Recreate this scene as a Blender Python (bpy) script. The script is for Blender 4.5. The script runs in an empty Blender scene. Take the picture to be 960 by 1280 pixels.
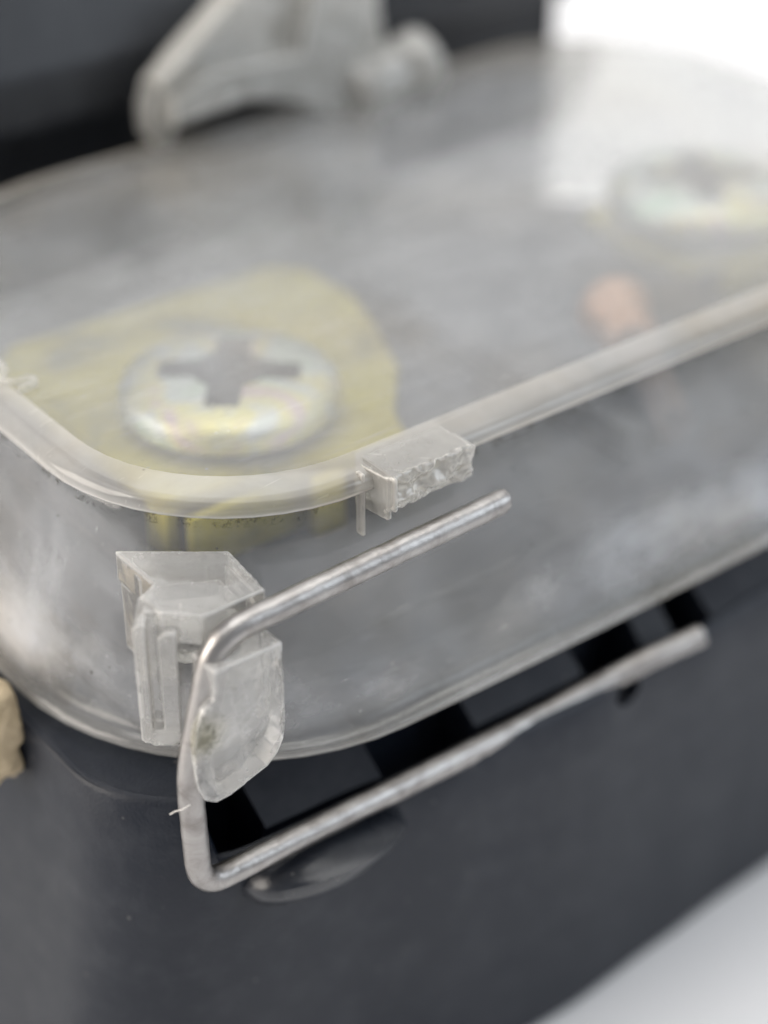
import bpy, bmesh, math, random
from mathutils import Vector, Matrix, noise
random.seed(7)
SC = bpy.context.scene
COL = SC.collection
MM = 0.001
ZT = 40.7                      # height of the cover's rim above the table, mm

# ------------------------------------------------------------------ camera
AZ = math.radians(52.0)        # long side of the housing, right of the view direction
PITCH = math.radians(33.0)
def cam_to_box(X, Y, Z):       # view-aligned ground axes -> housing axes
    s, c = math.sin(AZ), math.cos(AZ)
    return Vector((X*s + Y*c, -X*c + Y*s, Z))
cam_d = bpy.data.cameras.new('camera')
cam = bpy.data.objects.new('camera', cam_d); COL.objects.link(cam)
cpos = cam_to_box(8.2417, -72.2818, 46.5985 + ZT)
cam.location = cpos*MM
fwd = cam_to_box(0, math.cos(PITCH), -math.sin(PITCH))
upv = cam_to_box(0, math.sin(PITCH), math.cos(PITCH))
rgt = cam_to_box(1, 0, 0)
cam.matrix_world = Matrix((
    (rgt.x, upv.x, -fwd.x, cpos.x*MM), (rgt.y, upv.y, -fwd.y, cpos.y*MM),
    (rgt.z, upv.z, -fwd.z, cpos.z*MM), (0, 0, 0, 1)))
cam_d.sensor_fit = 'VERTICAL'; cam_d.sensor_height = 36.0; cam_d.sensor_width = 27.0
cam_d.lens = 2400.0/1280.0*36.0
cam_d.clip_start = 0.005; cam_d.clip_end = 20.0
cam_d.dof.use_dof = True
cam_d.dof.focus_distance = 0.0875
cam_d.dof.aperture_fstop = 17.5
SC.camera = cam

# ------------------------------------------------------------------ light
world = bpy.data.worlds.new('World'); SC.world = world; world.use_nodes = True
bg = world.node_tree.nodes['Background']
bg.inputs['Color'].default_value = (0.93, 0.95, 1.0, 1); bg.inputs['Strength'].default_value = 0.30
def area(name, loc, target, size, power, colr):
    ld = bpy.data.lights.new(name, 'AREA'); ld.shape = 'RECTANGLE'; ld.size, ld.size_y = size
    ld.energy = power; ld.color = colr
    o = bpy.data.objects.new(name, ld); COL.objects.link(o); o.location = loc
    o.rotation_euler = (Vector(target) - Vector(loc)).to_track_quat('-Z', 'Y').to_euler()
    return o
TG = (0.02, 0.01, 0.03)
area('ceiling_lamp', (0.08, 0.05, 0.60), TG, (0.55, 0.50), 2.4, (1.0, 0.985, 0.96))
area('rear_fill_light', (0.48, 0.50, 0.42), TG, (0.85, 0.60), 1.35, (1.0, 0.99, 0.975))  # added unseen light behind, placed so the lid reflects it
area('window_lamp', (-0.50, 0.24, 0.30), TG, (0.45, 0.45), 3.7, (1.0, 0.92, 0.83))
area('side_lamp', (0.42, -0.40, 0.34), TG, (0.40, 0.40), 1.4, (0.84, 0.92, 1.0))
SC.view_settings.view_transform = 'Standard'; SC.view_settings.look = 'None'
SC.view_settings.exposure = 0.12; SC.view_settings.gamma = 1.0
SC.view_settings.use_curve_mapping = False
cy = SC.cycles
cy.use_denoising = True; cy.denoiser = 'OPENIMAGEDENOISE'
cy.max_bounces = 8; cy.transparent_max_bounces = 32; cy.transmission_bounces = 8; cy.glossy_bounces = 4; cy.diffuse_bounces = 3
cy.caustics_reflective = False; cy.caustics_refractive = False
cy.sample_clamp_indirect = 4.0
cy.use_adaptive_sampling = True; cy.adaptive_threshold = 0.03

# ------------------------------------------------------------------ materials
class NT:
    def __init__(s, name):
        s.m = bpy.data.materials.new(name); s.m.use_nodes = True
        s.t = s.m.node_tree; s.t.nodes.clear()
        s.out = s.n('ShaderNodeOutputMaterial')
        s.co = s.n('ShaderNodeTexCoord').outputs['Object']
    def n(s, typ, **kw):
        nd = s.t.nodes.new(typ)
        for k, v in kw.items():
            if hasattr(nd, k): setattr(nd, k, v)
        return nd
    def link(s, a, b): s.t.links.new(a, b)
    def put(s, nd, **kw):
        for k, v in kw.items():
            k = k.replace('_', ' ')
            if isinstance(v, bpy.types.NodeSocket): s.link(v, nd.inputs[k])
            elif isinstance(v, (tuple, list)) and len(v) == 3 and nd.inputs[k].type == 'RGBA': nd.inputs[k].default_value = (*v, 1)
            else: nd.inputs[k].default_value = v
        return nd
    def noise(s, per_mm, detail=4, rough=.55, scale=(1, 1, 1), dist=0.0):
        mp = s.n('ShaderNodeMapping'); s.link(s.co, mp.inputs['Vector']); mp.inputs['Scale'].default_value = scale
        nz = s.n('ShaderNodeTexNoise'); s.link(mp.outputs[0], nz.inputs['Vector'])
        nz.inputs['Scale'].default_value = per_mm*1000; nz.inputs['Detail'].default_value = detail
        nz.inputs['Roughness'].default_value = rough; nz.inputs['Distortion'].default_value = dist
        return nz.outputs['Fac']
    def voro(s, per_mm, feature='F1'):
        v = s.n('ShaderNodeTexVoronoi', feature=feature); s.link(s.co, v.inputs['Vector']); v.inputs['Scale'].default_value = per_mm*1000
        return v.outputs['Distance']
    def ramp(s, fac, stops):
        r = s.n('ShaderNodeValToRGB'); s.link(fac, r.inputs['Fac']); e = r.color_ramp.elements
        while len(e) < len(stops): e.new(0.5)
        for k, (p, c) in enumerate(stops):
            e[k].position = p
            e[k].color = (c, c, c, 1) if isinstance(c, (int, float)) else (*c, 1)
        return r.outputs['Color']
    def math(s, op, a, b=0.0, clamp=False):
        m = s.n('ShaderNodeMath', operation=op, use_clamp=clamp)
        for i, x in enumerate((a, b)):
            if isinstance(x, bpy.types.NodeSocket): s.link(x, m.inputs[i])
            else: m.inputs[i].default_value = x
        return m.outputs[0]
    def bump(s, h, mm, strength=1.0):
        b = s.n('ShaderNodeBump'); s.link(h, b.inputs['Height']); b.inputs['Distance'].default_value = mm*MM
        b.inputs['Strength'].default_value = strength
        return b.outputs['Normal']
    def mixsh(s, fac, a, b):
        m = s.n('ShaderNodeMixShader')
        if isinstance(fac, bpy.types.NodeSocket): s.link(fac, m.inputs[0])
        else: m.inputs[0].default_value = fac
        s.link(a, m.inputs[1]); s.link(b, m.inputs[2]); return m.outputs[0]
    def mixcol(s, fac, a, b):
        m = s.n('ShaderNodeMix', data_type='RGBA')
        for k, x in ((0, fac), (6, a), (7, b)):
            if isinstance(x, bpy.types.NodeSocket): s.link(x, m.inputs[k])
            elif k == 0: m.inputs[0].default_value = x
            else: m.inputs[k].default_value = (*x, 1)
        return m.outputs[2]
    def fresnel(s, normal=None):
        g = s.n('ShaderNodeNewGeometry')
        d = s.n('ShaderNodeVectorMath', operation='DOT_PRODUCT')
        s.link(g.outputs['Incoming'], d.inputs[0]); s.link(normal or g.outputs['Normal'], d.inputs[1])
        c = s.math('ABSOLUTE', d.outputs['Value'])
        k = s.math('POWER', s.math('SUBTRACT', 1.0, c, True), 5.0)
        return s.math('ADD', s.math('MULTIPLY', k, 0.96), 0.04)
    def done(s, sh):
        s.link(sh, s.out.inputs['Surface']); return s.m

def mat_plastic(name, colr, rough, grime=0.35, bump=0.012, spec=.5):
    t = NT(name)
    big = t.noise(0.12, 5, .6); fine = t.noise(6.0, 2)
    dust = t.ramp(t.noise(0.5, 6, .65), [(.45, 0.0), (.8, 1.0)])
    c = t.mixcol(t.math('MULTIPLY', dust, grime), colr, tuple(min(1, x*1.2 + .05) for x in colr))
    speck = t.ramp(t.voro(.55), [(.035, 1.0), (.07, 0.0)])
    c = t.mixcol(t.math('MULTIPLY', speck, .35), c, (.22, .21, .20))
    rub = t.ramp(t.noise(.5, 6, .7, scale=(.12, .12, 1.6)), [(.55, 0.0), (.75, 1.0)])
    r = t.math('ADD', t.math('ADD', t.math('MULTIPLY', big, .25), rough - .12), t.math('MULTIPLY', rub, .16))
    c = t.mixcol(t.math('MULTIPLY', rub, grime*.35), c, tuple(x*1.2 + .03 for x in colr))
    p = t.put(t.n('ShaderNodeBsdfPrincipled'), Base_Color=c, Roughness=r, IOR=1.5, Normal=t.bump(fine, bump))
    p.inputs['Specular IOR Level'].default_value = spec
    return t.done(p.outputs[0])

def mat_clear(name, haze_lo, haze_hi, tint=(.975, .975, .965), hcol=(.86, .85, .83), rough=.12, specks=.8,
              pale_band=None, streak=True):
    """worn clear plastic: straight-through light, a glossy skin and a fine whitish scuffing"""
    t = NT(name)
    wave = t.bump(t.noise(.22, 3), .03, .6)
    cloud = t.noise(.16, 6, .62, dist=.4)
    h = t.ramp(cloud, [(.3, haze_lo), (.72, haze_hi)])
    if streak:
        sc = t.ramp(t.noise(.35, 5, .7, scale=(.25, 2.2, 1)), [(.52, 0.0), (.78, .13)])
        h = t.math('ADD', h, sc)
    mp = t.n('ShaderNodeMapping'); t.link(t.co, mp.inputs['Vector']); mp.inputs['Rotation'].default_value = (0, 0, .7); mp.inputs['Scale'].default_value = (.03, 1, .6)
    hz = t.n('ShaderNodeTexNoise'); t.link(mp.outputs[0], hz.inputs['Vector']); hz.inputs['Scale'].default_value = 5200; hz.inputs['Detail'].default_value = 3
    h = t.math('ADD', h, t.math('MULTIPLY', t.ramp(hz.outputs['Fac'], [(.66, 0.0), (.72, 1.0)]), .16))
    film = t.ramp(t.noise(.07, 4, .6), [(.48, 0.0), (.68, .8)])
    hcol = t.mixcol(film, hcol, tuple(x*y for x, y in zip(hcol, (.80, .72, .60))))
    if pale_band:
        z0, z1, amt = pale_band
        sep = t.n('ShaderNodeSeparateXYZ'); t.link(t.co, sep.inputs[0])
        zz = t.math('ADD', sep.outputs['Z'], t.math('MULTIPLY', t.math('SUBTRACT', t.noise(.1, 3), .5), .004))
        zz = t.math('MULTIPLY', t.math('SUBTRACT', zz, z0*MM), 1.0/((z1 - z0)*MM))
        band = t.ramp(zz, [(0.0, 0.0), (.3, 1.0), (.55, 1.0), (1.0, 0.0)])  # pale band across the lower wall, broken up by noise
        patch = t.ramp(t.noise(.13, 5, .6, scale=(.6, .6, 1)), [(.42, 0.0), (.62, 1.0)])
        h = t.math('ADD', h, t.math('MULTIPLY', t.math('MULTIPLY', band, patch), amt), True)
    wht = t.ramp(t.voro(.8), [(.05, 1.0), (.09, 0.0)])
    keep = t.ramp(t.noise(.35, 2), [(.5, 0.0), (.62, 1.0)])
    h = t.math('ADD', h, t.math('MULTIPLY', t.math('MULTIPLY', wht, keep), .35), True)
    ge = t.n('ShaderNodeNewGeometry'); dp = t.n('ShaderNodeVectorMath', operation='DOT_PRODUCT')
    t.link(ge.outputs['Incoming'], dp.inputs[0]); t.link(ge.outputs['Normal'], dp.inputs[1])
    path = t.math('DIVIDE', .52, t.math('MAXIMUM', t.math('ABSOLUTE', dp.outputs['Value']), .25))   # longer way through the sheet at a slant
    h = t.math('MULTIPLY', h, t.math('POWER', path, 1.0), True)
    df = t.put(t.n('ShaderNodeBsdfDiffuse'), Color=hcol); tl = t.put(t.n('ShaderNodeBsdfTranslucent'), Color=hcol)
    haze = t.mixsh(.45, df.outputs[0], tl.outputs[0])
    tr = t.put(t.n('ShaderNodeBsdfTransparent'), Color=tint)
    body = t.mixsh(h, tr.outputs[0], haze)
    gl = t.put(t.n('ShaderNodeBsdfGlossy'), Color=(1, 1, 1), Roughness=rough, Normal=wave)
    s = t.mixsh(t.fresnel(), body, gl.outputs[0])
    if specks:
        sp = t.ramp(t.voro(1.0), [(.06, 1.0), (.10, 0.0)])
        kp = t.ramp(t.noise(.22, 3, .6), [(.51, 0.0), (.60, 1.0)])
        dk = t.put(t.n('ShaderNodeBsdfDiffuse'), Color=(.05, .045, .035))
        s = t.mixsh(t.math('MULTIPLY', t.math('MULTIPLY', sp, kp), specks), s, dk.outputs[0])
    return t.done(s)

def mat_frost(name, colr=(.97, .955, .93), trans=.78, rough=.06, dirt=.6, bump=.02, spot=None, per_mm=.5):
    """thick moulded clear plastic: refracting, milky inside, with a few grime specks"""
    t = NT(name)
    nm = t.bump(t.noise(per_mm, 3, .5), bump)
    gls = t.put(t.n('ShaderNodeBsdfGlass'), Color=(.98, .975, .96), Roughness=rough, IOR=1.45, Normal=nm)
    tr = t.put(t.n('ShaderNodeBsdfTransparent'), Color=(.97, .965, .95))
    df = t.put(t.n('ShaderNodeBsdfDiffuse'), Color=colr, Normal=nm); tl = t.put(t.n('ShaderNodeBsdfTranslucent'), Color=colr, Normal=nm)
    milk = t.mixsh(.5, df.outputs[0], tl.outputs[0])
    f = t.ramp(t.noise(.3, 4, .6), [(.3, 1 - trans - .1), (.7, 1 - trans + .1)])
    pt = t.ramp(t.n('ShaderNodeNewGeometry').outputs['Pointiness'], [(.505, 0.0), (.56, 1.0)])
    f = t.math('ADD', f, t.math('MULTIPLY', pt, .62), True)  # whitened convex edges: frosted wear plus painted edge highlights
    s = t.mixsh(f, t.mixsh(.25, gls.outputs[0], tr.outputs[0]), milk)
    gl = t.put(t.n('ShaderNodeBsdfGlossy'), Color=(1, 1, 1), Roughness=.07, Normal=nm)
    s = t.mixsh(t.math('MULTIPLY', t.fresnel(nm), 1.4, True), s, gl.outputs[0])
    dk = t.put(t.n('ShaderNodeBsdfDiffuse'), Color=(.09, .085, .055))
    d = t.ramp(t.voro(2.2), [(.10, 1.0), (.16, 0.0)])
    k = t.ramp(t.noise(.45, 3), [(.56, 0.0), (.64, 1.0)])
    s = t.mixsh(t.math('MULTIPLY', t.math('MULTIPLY', d, k), dirt), s, dk.outputs[0])
    for (u, v, z, r, amt) in (spot or []):
        vd = t.n('ShaderNodeVectorMath', operation='DISTANCE'); t.link(t.co, vd.inputs[0]); vd.inputs[1].default_value = (u*MM, v*MM, (z + ZT)*MM)
        near = t.math('SUBTRACT', 1.0, t.math('DIVIDE', vd.outputs['Value'], r*MM), True)
        nz = t.math('ADD', t.noise(2.4, 5, .7, dist=1.2), t.math('MULTIPLY', near, .22))
        crack = t.math('MULTIPLY', t.ramp(nz, [(.60, 0.0), (.66, 1.0)]), t.ramp(near, [(0.0, 0.0), (.25, 1.0)]))
        stain = t.put(t.n('ShaderNodeBsdfDiffuse'), Color=(.52, .48, .33))
        s = t.mixsh(t.math('MULTIPLY', near, amt), s, stain.outputs[0])
        s = t.mixsh(t.math('MULTIPLY', crack, .6), s, dk.outputs[0])
    return t.done(s)

def mat_metal(name, stops, per_mm, rough, metallic=1.0, bump=.01, scr=(1, 1, 1), fine=5.0):
    t = NT(name)
    c = t.ramp(t.noise(per_mm, 5, .6, dist=.8), stops)
    r = t.math('ADD', t.math('MULTIPLY', t.noise(1.2, 4), .25), rough - .12)
    p = t.put(t.n('ShaderNodeBsdfPrincipled'), Base_Color=c, Roughness=r, Metallic=metallic,
              Normal=t.bump(t.noise(fine, 4, .65, scale=scr), bump))
    return t.done(p.outputs[0])

M = {}
M['black'] = mat_plastic('dark_housing_plastic', (.008, .0115, .020), .40, .35, .03, .34)
M['black_matte'] = mat_plastic('dark_shoulder_plastic', (.006, .008, .014), .42, .25, .012, .22)
M['black_gloss'] = mat_plastic('polished_housing_plastic', (.02, .023, .03), .24, .3)
M['inner'] = mat_plastic('terminal_deck_plastic', (.030, .035, .047), .5, .4)
M['back'] = mat_plastic('dark_upper_plastic', (.016, .018, .023), .48)
M['wall'] = mat_clear('clear_wall_plastic', .08, .34, hcol=(.84, .86, .90), pale_band=(-11.8 + ZT, -7.4 + ZT, .65))
M['top'] = mat_clear('clear_top_plastic', .09, .22, hcol=(.85, .865, .89), rough=.07, specks=.25)
M['rim'] = mat_clear('clear_rim_plastic', .60, .85, rough=.12, specks=.35, streak=False, hcol=(.86, .845, .815))
M['flange'] = mat_clear('clear_flange_plastic', .22, .4, rough=.12, specks=.2, streak=False)
M['clip'] = mat_frost('moulded_clip_plastic', spot=[(-4.4, -6.4, -7.1, 1.5, .45)])
M['broken'] = mat_frost('fractured_clip_plastic', (.92, .89, .84), .68, .12, .6, .03)
M['hinge'] = mat_frost('moulded_hinge_plastic', (.96, .945, .90), .50, .06, .2, .05)
M['steel'] = mat_metal('spring_steel_wire', [(.2, (.16, .145, .135)), (.5, (.35, .335, .325)), (.8, (.46, .45, .44))], .6, .36, 1.0, .03, (1, 1, 1), 3.0)
M['zinc'] = mat_metal('passivated_zinc', [(.28, (.28, .48, .38)), (.40, (.50, .57, .49)), (.5, (.52, .54, .55)), (.57, (.62, .58, .26)), (.68, (.54, .42, .49))], .26, .36, .92, .04)
M['recess'] = mat_metal('dark_zinc_recess', [(.3, (.045, .04, .038)), (.7, (.09, .08, .075))], .8, .5, .5)  # darker tone for the faces of the cross recess
M['yellow'] = mat_metal('yellow_chromate_zinc', [(.30, (.14, .13, .05)), (.44, (.34, .29, .04)), (.56, (.44, .38, .06)), (.72, (.28, .27, .12))], .15, .42, .6, .03)
M['copper'] = mat_metal('bare_copper', [(.3, (.34, .19, .12)), (.7, (.52, .34, .25))], .8, .5, .6)
M['copper_dark'] = mat_metal('tarnished_copper', [(.3, (.07, .055, .05)), (.7, (.14, .10, .08))], .8, .6, .4)
M['cream'] = mat_plastic('cream_chipped_plastic', (.62, .50, .33), .6, .4, .05)
M['fibre'] = mat_plastic('pale_fibre', (.75, .72, .68), .6)
def mat_grime():
    t = NT('groove_grime')
    a = t.ramp(t.noise(1.6, 6, .8), [(.52, 0.0), (.62, .7)])
    a = t.math('MULTIPLY', a, t.ramp(t.noise(.09, 2), [(.42, .15), (.58, 1.0)]))
    dk = t.put(t.n('ShaderNodeBsdfDiffuse'), Color=(.07, .065, .05)); tr = t.n('ShaderNodeBsdfTransparent')
    return t.done(t.mixsh(a, tr.outputs[0], dk.outputs[0]))
M['grime'] = mat_grime()
def mat_table():
    t = NT('white_table_top')
    c = t.ramp(t.noise(.02, 4), [(.3, (.80, .80, .81)), (.7, (.84, .84, .85))])
    return t.done(t.put(t.n('ShaderNodeBsdfPrincipled'), Base_Color=c, Roughness=.55, Normal=t.bump(t.noise(1.5, 3), .01)).outputs[0])
M['table'] = mat_table()

# ------------------------------------------------------------------ helpers
def obj(name, bm, mat, parent=None, smooth=True, angle=None):
    """bm in mm, z measured from the rim of the cover -> one mesh object in metres"""
    me = bpy.data.meshes.new(name)
    if isinstance(bm, bmesh.types.BMesh):
        bmesh.ops.recalc_face_normals(bm, faces=bm.faces[:])
        bm.to_mesh(me); bm.free()
    else:
        me = bm; me.name = name
    me.transform(Matrix.Translation((0, 0, ZT*MM)) @ Matrix.Scale(MM, 4))
    if smooth:
        me.shade_smooth()
        if angle: me.set_sharp_from_angle(angle=math.radians(angle))
    me.materials.clear(); me.materials.append(M[mat])
    o = bpy.data.objects.new(name, me); COL.objects.link(o)
    if parent: 
        o.parent = parent; o.matrix_parent_inverse = parent.matrix_world.inverted()
    return o
def thing(name, label, cat, loc, group=None):
    o = bpy.data.objects.new(name, None); COL.objects.link(o)
    o.location = (loc[0]*MM, loc[1]*MM, (loc[2] + ZT)*MM)
    o.empty_display_size = .005
    bpy.context.view_layer.update()
    return tag(o, label, cat, group)
def tag(o, label, cat, group=None):
    o['label'] = label; o['category'] = cat
    if group: o['group'] = group
    return o
def loft(bm, rings, closed=True, cap0=False, cap1=False):
    vs = [[bm.verts.new(p) for p in r] for r in rings]
    n = len(vs[0])
    for a, b in zip(vs, vs[1:]):
        for i in range(n if closed else n - 1):
            j = (i + 1) % n
            bm.faces.new((a[i], a[j], b[j], b[i]))
    if cap0: bm.faces.new(vs[0][::-1])
    if cap1: bm.faces.new(vs[-1])
    return vs
def box(bm, c, s, bev=0.0, rot=None, seg=2):
    r = bmesh.ops.create_cube(bm, size=1.0)
    mt = Matrix.Translation(c) @ (rot.to_4x4() if rot else Matrix()) @ Matrix.Diagonal((*s, 1))
    bmesh.ops.transform(bm, matrix=mt, verts=r['verts'])
    if bev:
        ed = list({e for v in r['verts'] for e in v.link_edges})
        bmesh.ops.bevel(bm, geom=ed, offset=bev, segments=seg, affect='EDGES', profile=.5)
def prism(bm, pts, vec):
    """closed polygon of 3-D points swept along vec"""
    loft(bm, [[Vector(p) for p in pts], [Vector(p) + Vector(vec) for p in pts]], True, True, True)
def lathe(bm, prof, c, seg=48, axis=None):
    q = Vector((0, 0, 1)).rotation_difference(Vector(axis)) if axis else None
    rings = []
    for r, z in prof:
        ring = []
        for k in range(seg):
            a = 2*math.pi*k/seg
            p = Vector((r*math.cos(a), r*math.sin(a), z))
            if q: p = q @ p
            ring.append(p + Vector(c))
        rings.append(ring)
    loft(bm, rings, True, True, True)
def fillet(pts, rad, step=7):
    pts = [Vector(p) for p in pts]; out = [pts[0]]
    for i in range(1, len(pts) - 1):
        p, r = pts[i], rad[i - 1]
        a, b = (pts[i-1] - p).normalized(), (pts[i+1] - p).normalized()
        ang = a.angle(b); d = min(r/math.tan(ang/2), (pts[i-1]-p).length*.49, (pts[i+1]-p).length*.49)
        s, e = p + a*d, p + b*d
        n = max(4, step)
        for k in range(n + 1):
            f = k/n
            out.append(s*(1-f)**2 + p*2*f*(1-f) + e*f*f)
    out.append(pts[-1]); return out
def resample(pts, step):
    out = [pts[0]]
    for a, b in zip(pts, pts[1:]):
        n = max(1, int((b-a).length/step))
        out += [a.lerp(b, k/n) for k in range(1, n + 1)]
    return out
def tube(bm, pts, rad, seg=20, cap=True, wob=0.0):
    pts = [Vector(p) for p in pts]
    rings = []; nrm = None
    for i, p in enumerate(pts):
        t = ((pts[min(i+1, len(pts)-1)]) - pts[max(i-1, 0)]).normalized()
        if nrm is None: nrm = t.orthogonal().normalized()
        nrm = (nrm - t*nrm.dot(t)).normalized()
        bn = t.cross(nrm)
        r = rad[i] if isinstance(rad, (list, tuple)) else rad
        ring = []
        for k in range(seg):
            a = 2*math.pi*k/seg
            q = p + (nrm*math.cos(a) + bn*math.sin(a))*r
            if wob: q += (q - p)*wob*noise.noise(q*1.3)
            ring.append(q)
        rings.append(ring)
    loft(bm, rings, True, cap, cap)
def solid_union(bm, voxel, smooth=2, jitter=None):
    """fuse overlapping solids into one moulded skin"""
    bmesh.ops.recalc_face_normals(bm, faces=bm.faces[:])
    me = bpy.data.meshes.new('tmp'); bm.to_mesh(me); bm.free()
    o = bpy.data.objects.new('tmp', me); COL.objects.link(o)
    md = o.modifiers.new('r', 'REMESH'); md.mode = 'VOXEL'; md.voxel_size = voxel
    if smooth:
        sm = o.modifiers.new('s', 'SMOOTH'); sm.factor = .5; sm.iterations = smooth
    dg = bpy.context.evaluated_depsgraph_get()
    res = bpy.data.meshes.new_from_object(o.evaluated_get(dg))
    bpy.data.objects.remove(o); bpy.data.meshes.remove(me)
    if jitter:
        data = [(v.co.copy(), v.normal.copy()) for v in res.vertices]
        flat = []
        for c, n in data: flat += (c + jitter(c, n))[:]
        res.vertices.foreach_set('co', flat); res.update()
    return res
def boolean(bm_a, cutters, mode='DIFFERENCE'):
    def mk(b):
        bmesh.ops.recalc_face_normals(b, faces=b.faces[:])
        me = bpy.data.meshes.new('tmp'); b.to_mesh(me); b.free()
        o = bpy.data.objects.new('tmp', me); COL.objects.link(o); return o
    a = mk(bm_a); cs = [mk(c) for c in cutters]
    for c in cs:
        md = a.modifiers.new('b', 'BOOLEAN'); md.operation = mode; md.solver = 'EXACT'; md.object = c
    dg = bpy.context.evaluated_depsgraph_get()
    res = bpy.data.meshes.new_from_object(a.evaluated_get(dg))
    for o in [a] + cs: bpy.data.objects.remove(o)
    return res
def roundrect(u0, u1, v0, v1, rr, off=0.0, nc=12, ne=30, bulge=0.0):
    """rr: radii at (u0,v0),(u1,v0),(u1,v1),(u0,v1); counter-clockwise; front edge v0 may bulge"""
    u0 -= off; u1 += off; v0 -= off; v1 += off
    r = [max(.3, x + off) for x in rr]
    cs = [(u0+r[0], v0+r[0], r[0], 180), (u1-r[1], v0+r[1], r[1], 270), (u1-r[2], v1-r[2], r[2], 0), (u0+r[3], v1-r[3], r[3], 90)]
    pts = []
    for k, (cx, cyy, rad, a0) in enumerate(cs):
        arc = [(cx + rad*math.cos(math.radians(a0 + 90*i/nc)), cyy + rad*math.sin(math.radians(a0 + 90*i/nc))) for i in range(nc + 1)]
        pts += arc
        nx = cs[(k + 1) % 4]
        s = Vector(arc[-1]); e = Vector((nx[0] + nx[2]*math.cos(math.radians(nx[3])), nx[1] + nx[2]*math.sin(math.radians(nx[3]))))
        pts += [tuple(s.lerp(e, i/ne)) for i in range(1, ne)]
    if bulge:
        o = []
        for (u, v) in pts:
            w = max(0.0, 1 - ((u - 21)/29.0)**2)
            f = max(0.0, min(1.0, 1 - (v - v0)/8.0))
            o.append((u, v - bulge*w*f))
        pts = o
    return pts
def cover_ring(off, z, bulge=0.0):
    return [Vector((u, v, z)) for u, v in roundrect(-3.3, 60.2, -2.68, 37.0, (10.5, 10.5, 11, 17), off, bulge=bulge)]

# ------------------------------------------------------------------ table
bm = bmesh.new()
prism(bm, [(-900, -700, -ZT), (1300, -700, -ZT), (1300, 1500, -ZT), (-900, 1500, -ZT)], (0, 0, -25))
table = obj('table_top', bm, 'table', smooth=False); table['kind'] = 'structure'
table['label'] = 'plain white table top under the dark housing'

# ------------------------------------------------------------------ dark housing
housing = thing('housing', 'dark grey plastic device housing standing on the white table', 'housing', (25, 15, -ZT))
VF = [(-12, -4.3), (-4, -4.35), (4, -4.75), (12, -5.75), (20, -6.0), (28, -5.5), (34, -5.1), (45, -4.6), (60, -4.3), (80, -4.3)]
def vfront(u):
    for (a, va), (b, vb) in zip(VF, VF[1:]):
        if a <= u <= b:
            f = (u-a)/(b-a); f = f*f*(3-2*f)*.5 + f*.5
            return va + (vb-va)*f
    return -4.3
def body_ring(off, z):
    ps = roundrect(-6.9, 63.5, -4.3, 39.2, (6.2, 8, 24, 8), off, nc=10, ne=70)
    out = []
    for u, v in ps:
        f = max(0.0, min(1.0, 1 - (v + 4.3 + off)/4.0))
        g = max(0.0, min(1.0, 1 - (u + 6.9 + off)/5.0))*max(0.0, (-16.9 - z)/23.8)*3.6
        out.append(Vector((u - g, v + (vfront(u) + 4.3)*f, z)))
    return out
bm = bmesh.new()
def lifted(off, z):
    r = body_ring(off, z); base = body_ring(0, z)
    for p, q in zip(r, base):
        if not (q.y < -1.0 and q.x > -3.1): p.z += 3.9
    return r
def low(off, z):
    r = body_ring(off, z); base = body_ring(0, z)
    for p, q in zip(r, base):
        if not (q.y < -1.0 and q.x > -3.1): p.z = -13.1
    return r
loft(bm, [body_ring(-.6, -ZT), body_ring(-.05, -ZT + .5), body_ring(0, -30), body_ring(0, -21), lifted(0, -17.25), lifted(-.22, -16.98), lifted(-.42, -16.92), lifted(-.55, -17.1),
          low(-.62, -20.5), low(-4.6, -20.5), body_ring(-5.2, -20.6)], True, True, True)
cut = bmesh.new(); lathe(cut, [(.95, -3), (.95, 3)], (22.6, -6.0, -17.9), 24, (0, 1, 0))
obj('body', boolean(bm, [cut]), 'black', housing, angle=40)
bm = bmesh.new()      # raised deck that carries the terminals and the cover
loft(bm, [body_ring(-4.4, -20.8), body_ring(-4.4, -12.9), body_ring(-4.7, -12.6)], True, True, True)
obj('plinth', bm, 'black', housing, angle=40)
bm = bmesh.new()
def deck_ring(o, z): return [Vector((u, v, z)) for u, v in roundrect(-.5, 56.5, 1.5, 33.6, (8, 8, 17, 12), o)]
loft(bm, [deck_ring(0, -12.55), deck_ring(0, -9.4), deck_ring(-.5, -9.0)], True, True, True)
obj('terminal_deck', bm, 'inner', housing, angle=40)
for (c, s) in (((29.0, 14, -8.0), (1.4, 26, 2.2)), ((-.1+1.6, 16, -8.3), (1.2, 20, 1.6))):
    bm = bmesh.new(); box(bm, c, s, .3); obj('divider', bm, 'inner', housing, angle=40)
def shoulder(u0, u1, name='shoulder_block', z0=-16.93, dv=0.0, depth=3.3, rise=2.35):
    bm = bmesh.new(); n = max(2, int((u1-u0)/1.0)); rings = []
    for k in range(n + 1):
        u = u0 + (u1-u0)*k/n; v = vfront(u) + .3 + dv
        rings.append([Vector((u, v + .25, z0 - .28)), Vector((u, v, z0 - .05)) , Vector((u, v + .15, z0 + .1)), Vector((u, v + depth, z0 + rise)), Vector((u, v + depth + .9, z0 + rise)),
                      Vector((u, v + depth + .9, -20.3)), Vector((u, v + .5, -20.3))])
    loft(bm, rings, True, True, True)
    o = obj(name, bm, 'black_matte', housing, angle=35)
    return o
for a, b in ((.3, 7.0), (13.2, 20.6), (30.0, 62.0)):
    shoulder(a, b, z0=-16.75 if a < 5 else -16.7 if a < 20 else -16.93, dv=.55 if a < 5 else 1.35 if a < 20 else .25)
shoulder(25.2, 27.6, z0=-17.3, dv=.9, depth=2.4)
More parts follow.
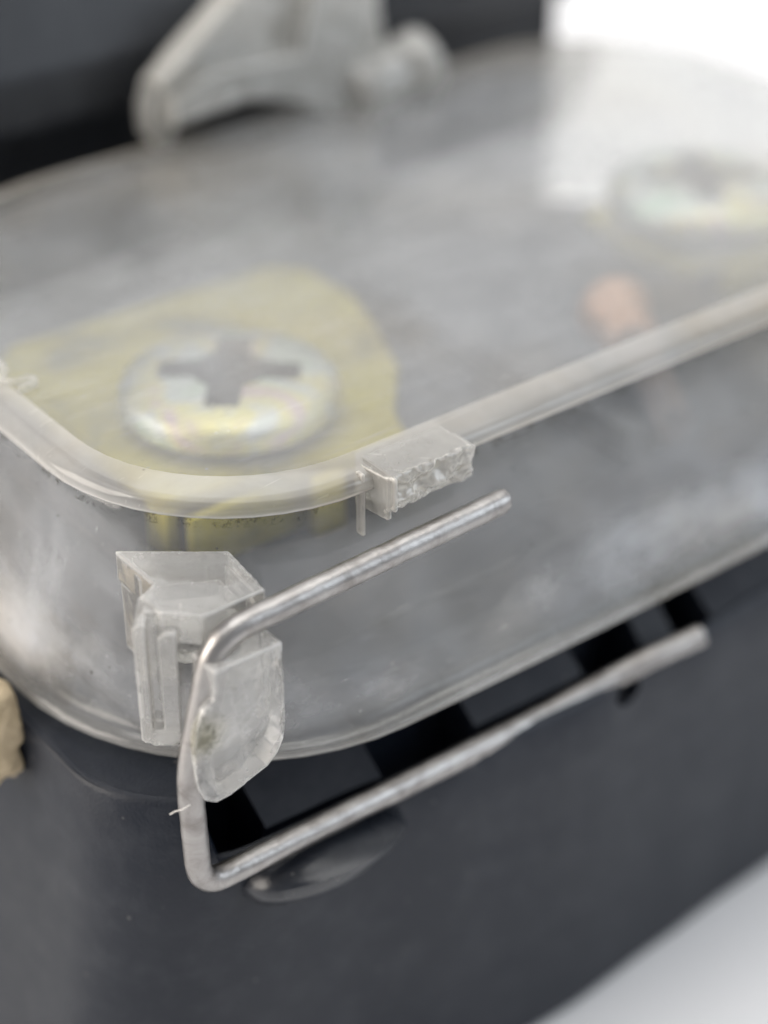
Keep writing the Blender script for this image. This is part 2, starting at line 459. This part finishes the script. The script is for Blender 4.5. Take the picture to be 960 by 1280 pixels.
# hook lug below the wire
bm = bmesh.new()
rings = []
for k in range(25):
    f = k/24; u = -1.6 + 9.0*f
    v = vfront(u)
    e = math.sin(math.pi*min(1, max(0, f)))**.45
    d = 2.9*e; zb = -21.1 + 1.9*f; zt = -17.5 - .3*f
    if e < .02: d = .05
    mid = (zb + zt)/2; hh = (zt - zb)/2*max(.15, e)
    rings.append([Vector((u, v + .6, mid + hh)), Vector((u, v - d*.75, mid + hh)), Vector((u, v - d, mid + hh*.75)), Vector((u, v - d*.95, mid + hh*.1)), Vector((u, v - d*.6, mid - hh*.7)),
                  Vector((u, v - d*.15, mid - hh)), Vector((u, v + .6, mid - hh))])
loft(bm, rings, True, True, True)
obj('hook_lug', bm, 'black_gloss', housing, angle=50)
# tall rear section
bm = bmesh.new()
prof = [(39.9, 5.2), (40.25, 5.75), (43.0, 11.5), (47, 12.3), (68, 12.3), (68, -ZT+.02), (41.0, -ZT+.02), (41.0, -19), (45.5, -18), (45.5, 1.2), (40.1, 1.45), (39.9, 1.8)]
prism(bm, [(-26, v, z) for v, z in prof], (62.6 + 26, 0, 0))
ed = [e for e in bm.edges]
bmesh.ops.bevel(bm, geom=ed, offset=.35, segments=2, affect='EDGES', profile=.5)
obj('rear_section', bm, 'back', housing, angle=35)
# chipped cream tab on the left side
bm = bmesh.new()
TB = -1.3
box(bm, (-8.2, 9.2 + TB, -13.7), (2.6, 3.4, 5.2), .7)
box(bm, (-9.3, 10.6 + TB, -12.0), (2.6, 4.0, 4.2), .7)
box(bm, (-7.2, 9.8 + TB, -16.1), (1.6, 2.4, 2.4), .5)
res = solid_union(bm, .16, 14, lambda c, n: n*(.3*noise.fractal(c*.8, 1, 2, 3)))
tab = obj('chipped_tab', res, 'cream', housing); tab['label'] = 'cream coloured chipped tab on the side of the dark housing'

# ------------------------------------------------------------------ clear cover
cover = thing('terminal_cover', 'scuffed clear plastic terminal cover sitting on top of the dark housing', 'cover', (25, 15, -12.6))
bm = bmesh.new()
P = [(2.35, -12.0, .50), (2.2, -11.0, .46), (1.85, -9.3, .40), (1.45, -7.2, .32), (.95, -5.0, .22), (.45, -2.8, .10), (.05, -1.15, 0), (-.12, -.80, 0)]
loft(bm, [cover_ring(*p) for p in P])
loft(bm, [cover_ring(o - 1.1, z, b) for o, z, b in P][::-1])
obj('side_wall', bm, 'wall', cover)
bm = bmesh.new()
loft(bm, [cover_ring(1.25, -12.0, .5), cover_ring(1.35, -12.55, .5), cover_ring(2.75, -12.6, .52), cover_ring(2.95, -12.35, .52), cover_ring(2.8, -12.1, .52), cover_ring(2.36, -11.95, .5)])
obj('bottom_flange', bm, 'flange', cover)
bm = bmesh.new()
loft(bm, [cover_ring(-.14, -.78), cover_ring(.12, -.70), cover_ring(.22, -.45), cover_ring(.18, -.16), cover_ring(0, .04), cover_ring(-.35, .20), cover_ring(-1.25, .46), cover_ring(-1.55, .52)])
obj('rim', bm, 'rim', cover)
bm = bmesh.new()
for z, o in ((.52, -1.56), (-.5, -1.3)):
    bm.faces.new([bm.verts.new(p) for p in cover_ring(o, z)])
top = obj('top_panel', bm, 'top', cover, smooth=False)
bm = bmesh.new()
loft(bm, [cover_ring(.12, -1.22), cover_ring(.02, -.95), cover_ring(-.06, -.80)])
obj('seam_grime', bm, 'grime', cover)
# retaining tab, snapped off
bm = bmesh.new()
box(bm, (10.2, -2.65, -.52), (4.8, 3.1, 1.85), .10)
box(bm, (7.72, -2.7, -.85), (.30, 2.2, 2.3), .05, Matrix.Rotation(.12, 3, 'Z'))
box(bm, (7.1, -2.55, -1.4), (.22, .55, 3.4), .05)
box(bm, (12.6, -3.1, -.3), (.5, 1.7, 1.1), .12, Matrix.Rotation(.3, 3, 'Y'))
box(bm, (12.75, -2.75, -1.6), (.14, .4, 1.3), .04)
def frac(c, n):
    w = max(0.0, min(1.0, (-3.75 - c.y)/.35))*(1 if c.x > 8.0 else 0)
    return Vector((.10*noise.noise(c*3), .0, .12*noise.noise(c*2.2)))*w + Vector((0, 1, 0))*w*(.10*abs(noise.noise(c*2.6)) + .55*max(0, noise.noise(Vector((c.x*.9, 0, c.z*1.3)) + Vector((3, 1, 0))) + .15) + .25*max(0, c.z + .3) + .5*max(0, c.z*-.6 - .5))
res = solid_union(bm, .065, 3, frac)
obj('broken_tab', res, 'broken', cover)
# front clip that holds the bail wire
bm = bmesh.new()
prism(bm, [(-3.35, 2.2, -2.2), (.75, -1.0, -2.2), (.35, -4.45, -2.25), (-3.0, -4.45, -2.25), (-3.6, -3.8, -2.2), (-4.3, -3.2, -2.2), (-4.35, -1.6, -2.2), (-3.35, -1.1, -2.2)], (0, 0, -1.6))
prism(bm, [(-.45, -4.4, -2.6), (.3, -4.4, -2.6), (.6, -.9, -2.6), (-.1, -.3, -2.6)], (0, 0, -6.0))
prism(bm, [(-3.2, 2.2, -2.6), (.4, -.8, -2.6), (.3, -1.9, -2.6), (-3.4, 0.0, -2.6)], (0, 0, -5.0))
def cb(X, Y, z): return cam_to_box(X, Y, z)
rot = Matrix.Rotation(-(math.pi/2 - AZ), 3, 'Z')
def post_pts(x0, x1, y, zt, zb=-9.2):
    r = min(.4, (x1 - x0)*.35)
    return [cb(x0, y, zt - r), cb(x0 + r, y, zt), cb(x1, y, zt), cb(x1, y, zb + r), cb(x1 - r, y, zb), cb(x0 + r, y, zb), cb(x0, y, zb + r)]
prism(bm, post_pts(-2.62, -.75, -4.95, -2.3), cb(0, 1.6, 0))
prism(bm, post_pts(-2.62, -2.08, -5.75, -2.45, -9.0), cb(0, 2.4, 0))
prism(bm, post_pts(-1.58, -.75, -5.65, -3.0), cb(0, 2.3, 0))
prism(bm, post_pts(-2.5, -.8, -5.7, -8.3, -9.2), cb(0, 1.6, 0))
jaw = [(-3.75, -3.75), (-.15, -3.75), (-.12, -8.3), (-.25, -9.1), (-.6, -9.8), (-1.2, -10.3), (-2.0, -10.55), (-3.3, -10.85), (-3.75, -10.8)]
prism(bm, [(u, -6.42, z) for u, z in jaw], (0, 1.8, 0))
lip = [(-3.7, -5.2), (-3.0, -5.0), (-2.4, -10.6), (-3.3, -10.9), (-4.0, -10.9), (-4.6, -10.5), (-4.85, -9.8), (-4.95, -7.2), (-4.8, -6.4), (-4.3, -5.6)]
prism(bm, [(u, -6.45, z) for u, z in lip], (0, .5, 0))
def worn(c, n):
    d = n*(.015*noise.noise(c*1.1))
    if c.y < -5.7 and n.y < -.3:
        k = noise.noise(c*.55 + Vector((5, 0, 2)))
        w = max(0, min(1, (-4.2 - c.z)))*max(0, min(1, (c.z + 10.2)*1.2))
        d += Vector((0, 1, 0))*(.45*max(0, k + .15) + .16*abs(noise.fractal(Vector((c.x, 0, c.z))*.8, 1.0, 2.0, 2))*max(0, min(1, 1.2 - abs(c.z + 7.2)*.45)))*w
    return d
res = solid_union(bm, .07, 4, worn)
clip = obj('wire_clip', res, 'clip', cover); clip['label'] = 'moulded clear clip on the corner of the cover, its jaw chipped'
# grime packed on the chipped edge of the clip's lip
# burr of flash on the rim
bm = bmesh.new()
b0 = Vector((-2.6, 15.6, .75))
pts = [(-2.6, 18.0, .7), (-1.9, 16.9, .9), (-1.3, 15.9, .9), (-1.5, 15.2, .8), (-2.0, 14.6, .75), (-1.6, 13.9, .8), (-.8, 13.6, .8), (-.9, 13.2, .75), (-1.8, 13.2, .6)]
tube(bm, resample(fillet(pts, [.6]*7, 5), .15), .21, 10, True, .5)
obj('moulding_burr', bm, 'flange', cover)
# rear hinge bracket
bm = bmesh.new()
def hp(pp, v): return [(u, v, z) for u, z in pp]
prism(bm, hp([(20.3, .6), (20.9, -.2), (21.9, -.2), (22.4, 1.6), (23.8, 2.3), (27.0, 2.2), (30.0, 1.3), (32.7, .3), (34.7, -.9), (38.5, -1.4), (39.0, 2.6), (38.6, 4.6), (38.2, 9.8), (28.0, 9.8), (26.6, 8.4), (20.9, 4.2), (20.3, 2.6)], 36.3), (0, 1.6, 0))
prism(bm, hp([(21.2, 1.6), (22.6, 1.9), (27.0, 2.2), (30.5, 1.1), (34.5, -.8), (36.0, 3.6), (30.5, 4.3), (24.0, 4.6), (21.3, 3.6)], 34.8), (0, 2, 0))
prism(bm, hp([(31.0, 4.0), (36.5, 3.0), (37.2, 9.8), (32.4, 9.8)], 34.9), (0, 2, 0))
prism(bm, hp([(20.6, 4.0), (26.6, 8.6), (28.2, 9.9), (27.2, 9.9), (20.4, 4.8)], 34.9), (0, 2, 0))
lathe(bm, [(1.5, -2.4), (2.2, -2.1), (2.35, -1.2), (2.1, -.6), (1.9, 1.6), (2.2, 2.3), (2.35, 3.4), (2.2, 4.1), (1.6, 4.4)], (37.4, 35.2, .85), 32, (1, -.05, .22))
res = solid_union(bm, .14, 4, lambda c, n: n*(.10*noise.noise(c*.7)))
obj('hinge_bracket', res, 'hinge', cover)

# ------------------------------------------------------------------ terminal plates, screws, copper
def screw(c, turn, label):
    t = thing('terminal_screw', label, 'screw', (c[0], c[1], c[2] - 3.6), 'terminal screws under the clear cover')
    R = 5.95
    prof = [(R - .3, -2.1), (R, -1.85), (R, -1.0), (R - .2, -.65), (R - .8, -.36), (R - 1.9, -.13), (R - 3.4, -.02), (1.2, 0), (.05, 0)]
    bm = bmesh.new(); lathe(bm, prof, c, 64)
    cuts = []
    for a in (0, math.pi/2):
        k = bmesh.new()
        ux, uy = Vector((math.cos(turn + a), math.sin(turn + a), 0)), Vector((-math.sin(turn + a), math.cos(turn + a), 0))
        L, w = 4.15, .92
        o = Vector(c)
        loft(k, [[o + ux*(sx*(L*q)) + uy*(sy*(w*q2)) + Vector((0, 0, z)) for sx, sy in ((-1, -1), (1, -1), (1, 1), (-1, 1))]
                 for z, q, q2 in ((-1.6, .6, .75), (.5, 1.06, 1.1))], True, True, True)
        cuts.append(k)
    k = bmesh.new(); lathe(k, [(1.2, -1.6), (2.35, .5)], c, 24); cuts.append(k)
    me = boolean(bm, cuts)
    h = obj('screw_head', me, 'zinc', t, angle=38)
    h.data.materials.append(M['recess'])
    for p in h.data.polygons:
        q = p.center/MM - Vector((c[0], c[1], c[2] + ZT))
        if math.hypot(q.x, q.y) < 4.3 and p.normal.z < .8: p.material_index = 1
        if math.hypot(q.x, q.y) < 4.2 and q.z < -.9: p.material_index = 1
    bm = bmesh.new(); lathe(bm, [(2.4, -5.4), (2.4, -2.05)], c, 24); obj('shank', bm, 'zinc', t, angle=40)
    return t
def plate(name, pts, z, th, skirts, label):
    t = thing(name, label, 'terminal plate', (sum(p[0] for p in pts)/len(pts), sum(p[1] for p in pts)/len(pts), z - th), 'terminal plates on the deck')
    bm = bmesh.new(); prism(bm, [(u, v, z) for u, v in pts], (0, 0, -th))
    bmesh.ops.bevel(bm, geom=bm.edges[:], offset=.18, segments=2, affect='EDGES')
    obj('contact_plate', bm, 'yellow', t, angle=35)
    for (c, s) in skirts:
        bm = bmesh.new(); box(bm, c, s, .15); obj('side_flange', bm, 'yellow', t, angle=35)
    return t
screw((10.9, 14.0, -2.75), math.radians(50), 'large shiny cross-head screw on the yellow plate behind the wire clip')
screw((50.4, 17.6, -3.2), math.radians(56), 'cross-head screw behind the copper conductor at the far end of the cover')
plate('terminal_plate', [(2.9, 8.2), (16.5, 5.2), (17.5, 8.5), (21, 12), (23.0, 17.0), (24.4, 20.8), (24.4, 25.4), (22.6, 27.2), (5.0, 27.8), (2.6, 25.5)], -5.2, .9,
      [((3.2, 8.9, -7.2), (.8, 2.0, 3.0)), ((8.2, 7.0, -7.3), (9.4, .6, 3.2)), ((11.3, 5.9, -7.2), (1.9, .8, 3.4))],
      'yellow plated terminal plate under the large shiny screw')
plate('terminal_plate', [(45, 13), (55, 11), (56, 13), (55.5, 20.5), (53, 23), (45.5, 23.2), (44.2, 19)], -6.4, .9,
      [((51, 12.2, -7.9), (7, .8, 2.8))], 'yellow plated terminal plate under the screw at the far end')
cu = thing('copper_conductor', 'bare copper conductor end lying on the deck under the clear cover', 'wire', (37, 6, -9))
bm = bmesh.new()
for k in range(7):
    a = k*math.pi*2/6; r = 0 if k == 6 else .8
    du, dz = r*math.cos(a), r*math.sin(a)
    tube(bm, resample([Vector(p) for p in ((31.5 + du, .6, -7.6 + dz), (33.4 + du, 4, -7.0 + dz), (35.2 + du*1.1, 8.0, -6.2 + dz), (36.4 + du*1.4, 10.9 + .5*math.sin(k*2.1), -5.8 + dz*1.3))], .5), .46, 12)
obj('strands', bm, 'copper_dark', cu)
bm = bmesh.new(); lathe(bm, [(1.0, -.6), (1.5, -.3), (1.7, .4), (1.35, 1.1), (1.6, 1.5), (2.1, 2.6), (2.2, 3.4), (1.9, 3.9), (1.2, 4.0)], (34.9, 7.8, -6.2), 28, (.45, 1, .12)); obj('ferrule', bm, 'copper', cu)

# ------------------------------------------------------------------ bail wire
bail = thing('bail_wire', 'bent steel bail wire held in the clip and hooked along the dark housing', 'wire', (-4.5, -5.3, -17))
path = [(13.45, -5.3, -2.38), (-2.95, -5.3, -2.92), (-4.72, -5.35, -9.6), (-4.55, -5.35, -16.55), (4.0, -5.38, -16.68), (17.0, -5.02, -17.42), (22.0, -5.2, -17.1), (24.6, -5.6, -16.65), (27.7, -6.05, -16.4)]
pp = resample(fillet(path, [2.3, 9, 1.55, 40] + [5]*(len(path) - 6), 10), .22)
bm = bmesh.new()
rad = [.62]*len(pp); rad[0] = .57
tube(bm, pp, rad, 24, True, .035)
for v in bm.verts:                       # nipped end of the upper bar
    if v.co.x > 13.2 and v.co.z > -4:
        v.co.x += .22*(v.co.z + 2.38) - .10*noise.noise(v.co*4)
obj('wire', bm, 'steel', bail, angle=55)
# a lint fibre caught on the clip
bm = bmesh.new()
a, b = cb(-.3, -8.35, -10.3), cb(-1.25, -8.2, -11.0)
tube(bm, [a, a.lerp(b, .4) + Vector((0, 0, -.06)), a.lerp(b, .75) + Vector((0, 0, .03)), b], .03, 6)
tag(obj('lint_fibre', bm, 'fibre'), 'tiny pale lint fibre caught under the jaw of the wire clip', 'fibre')
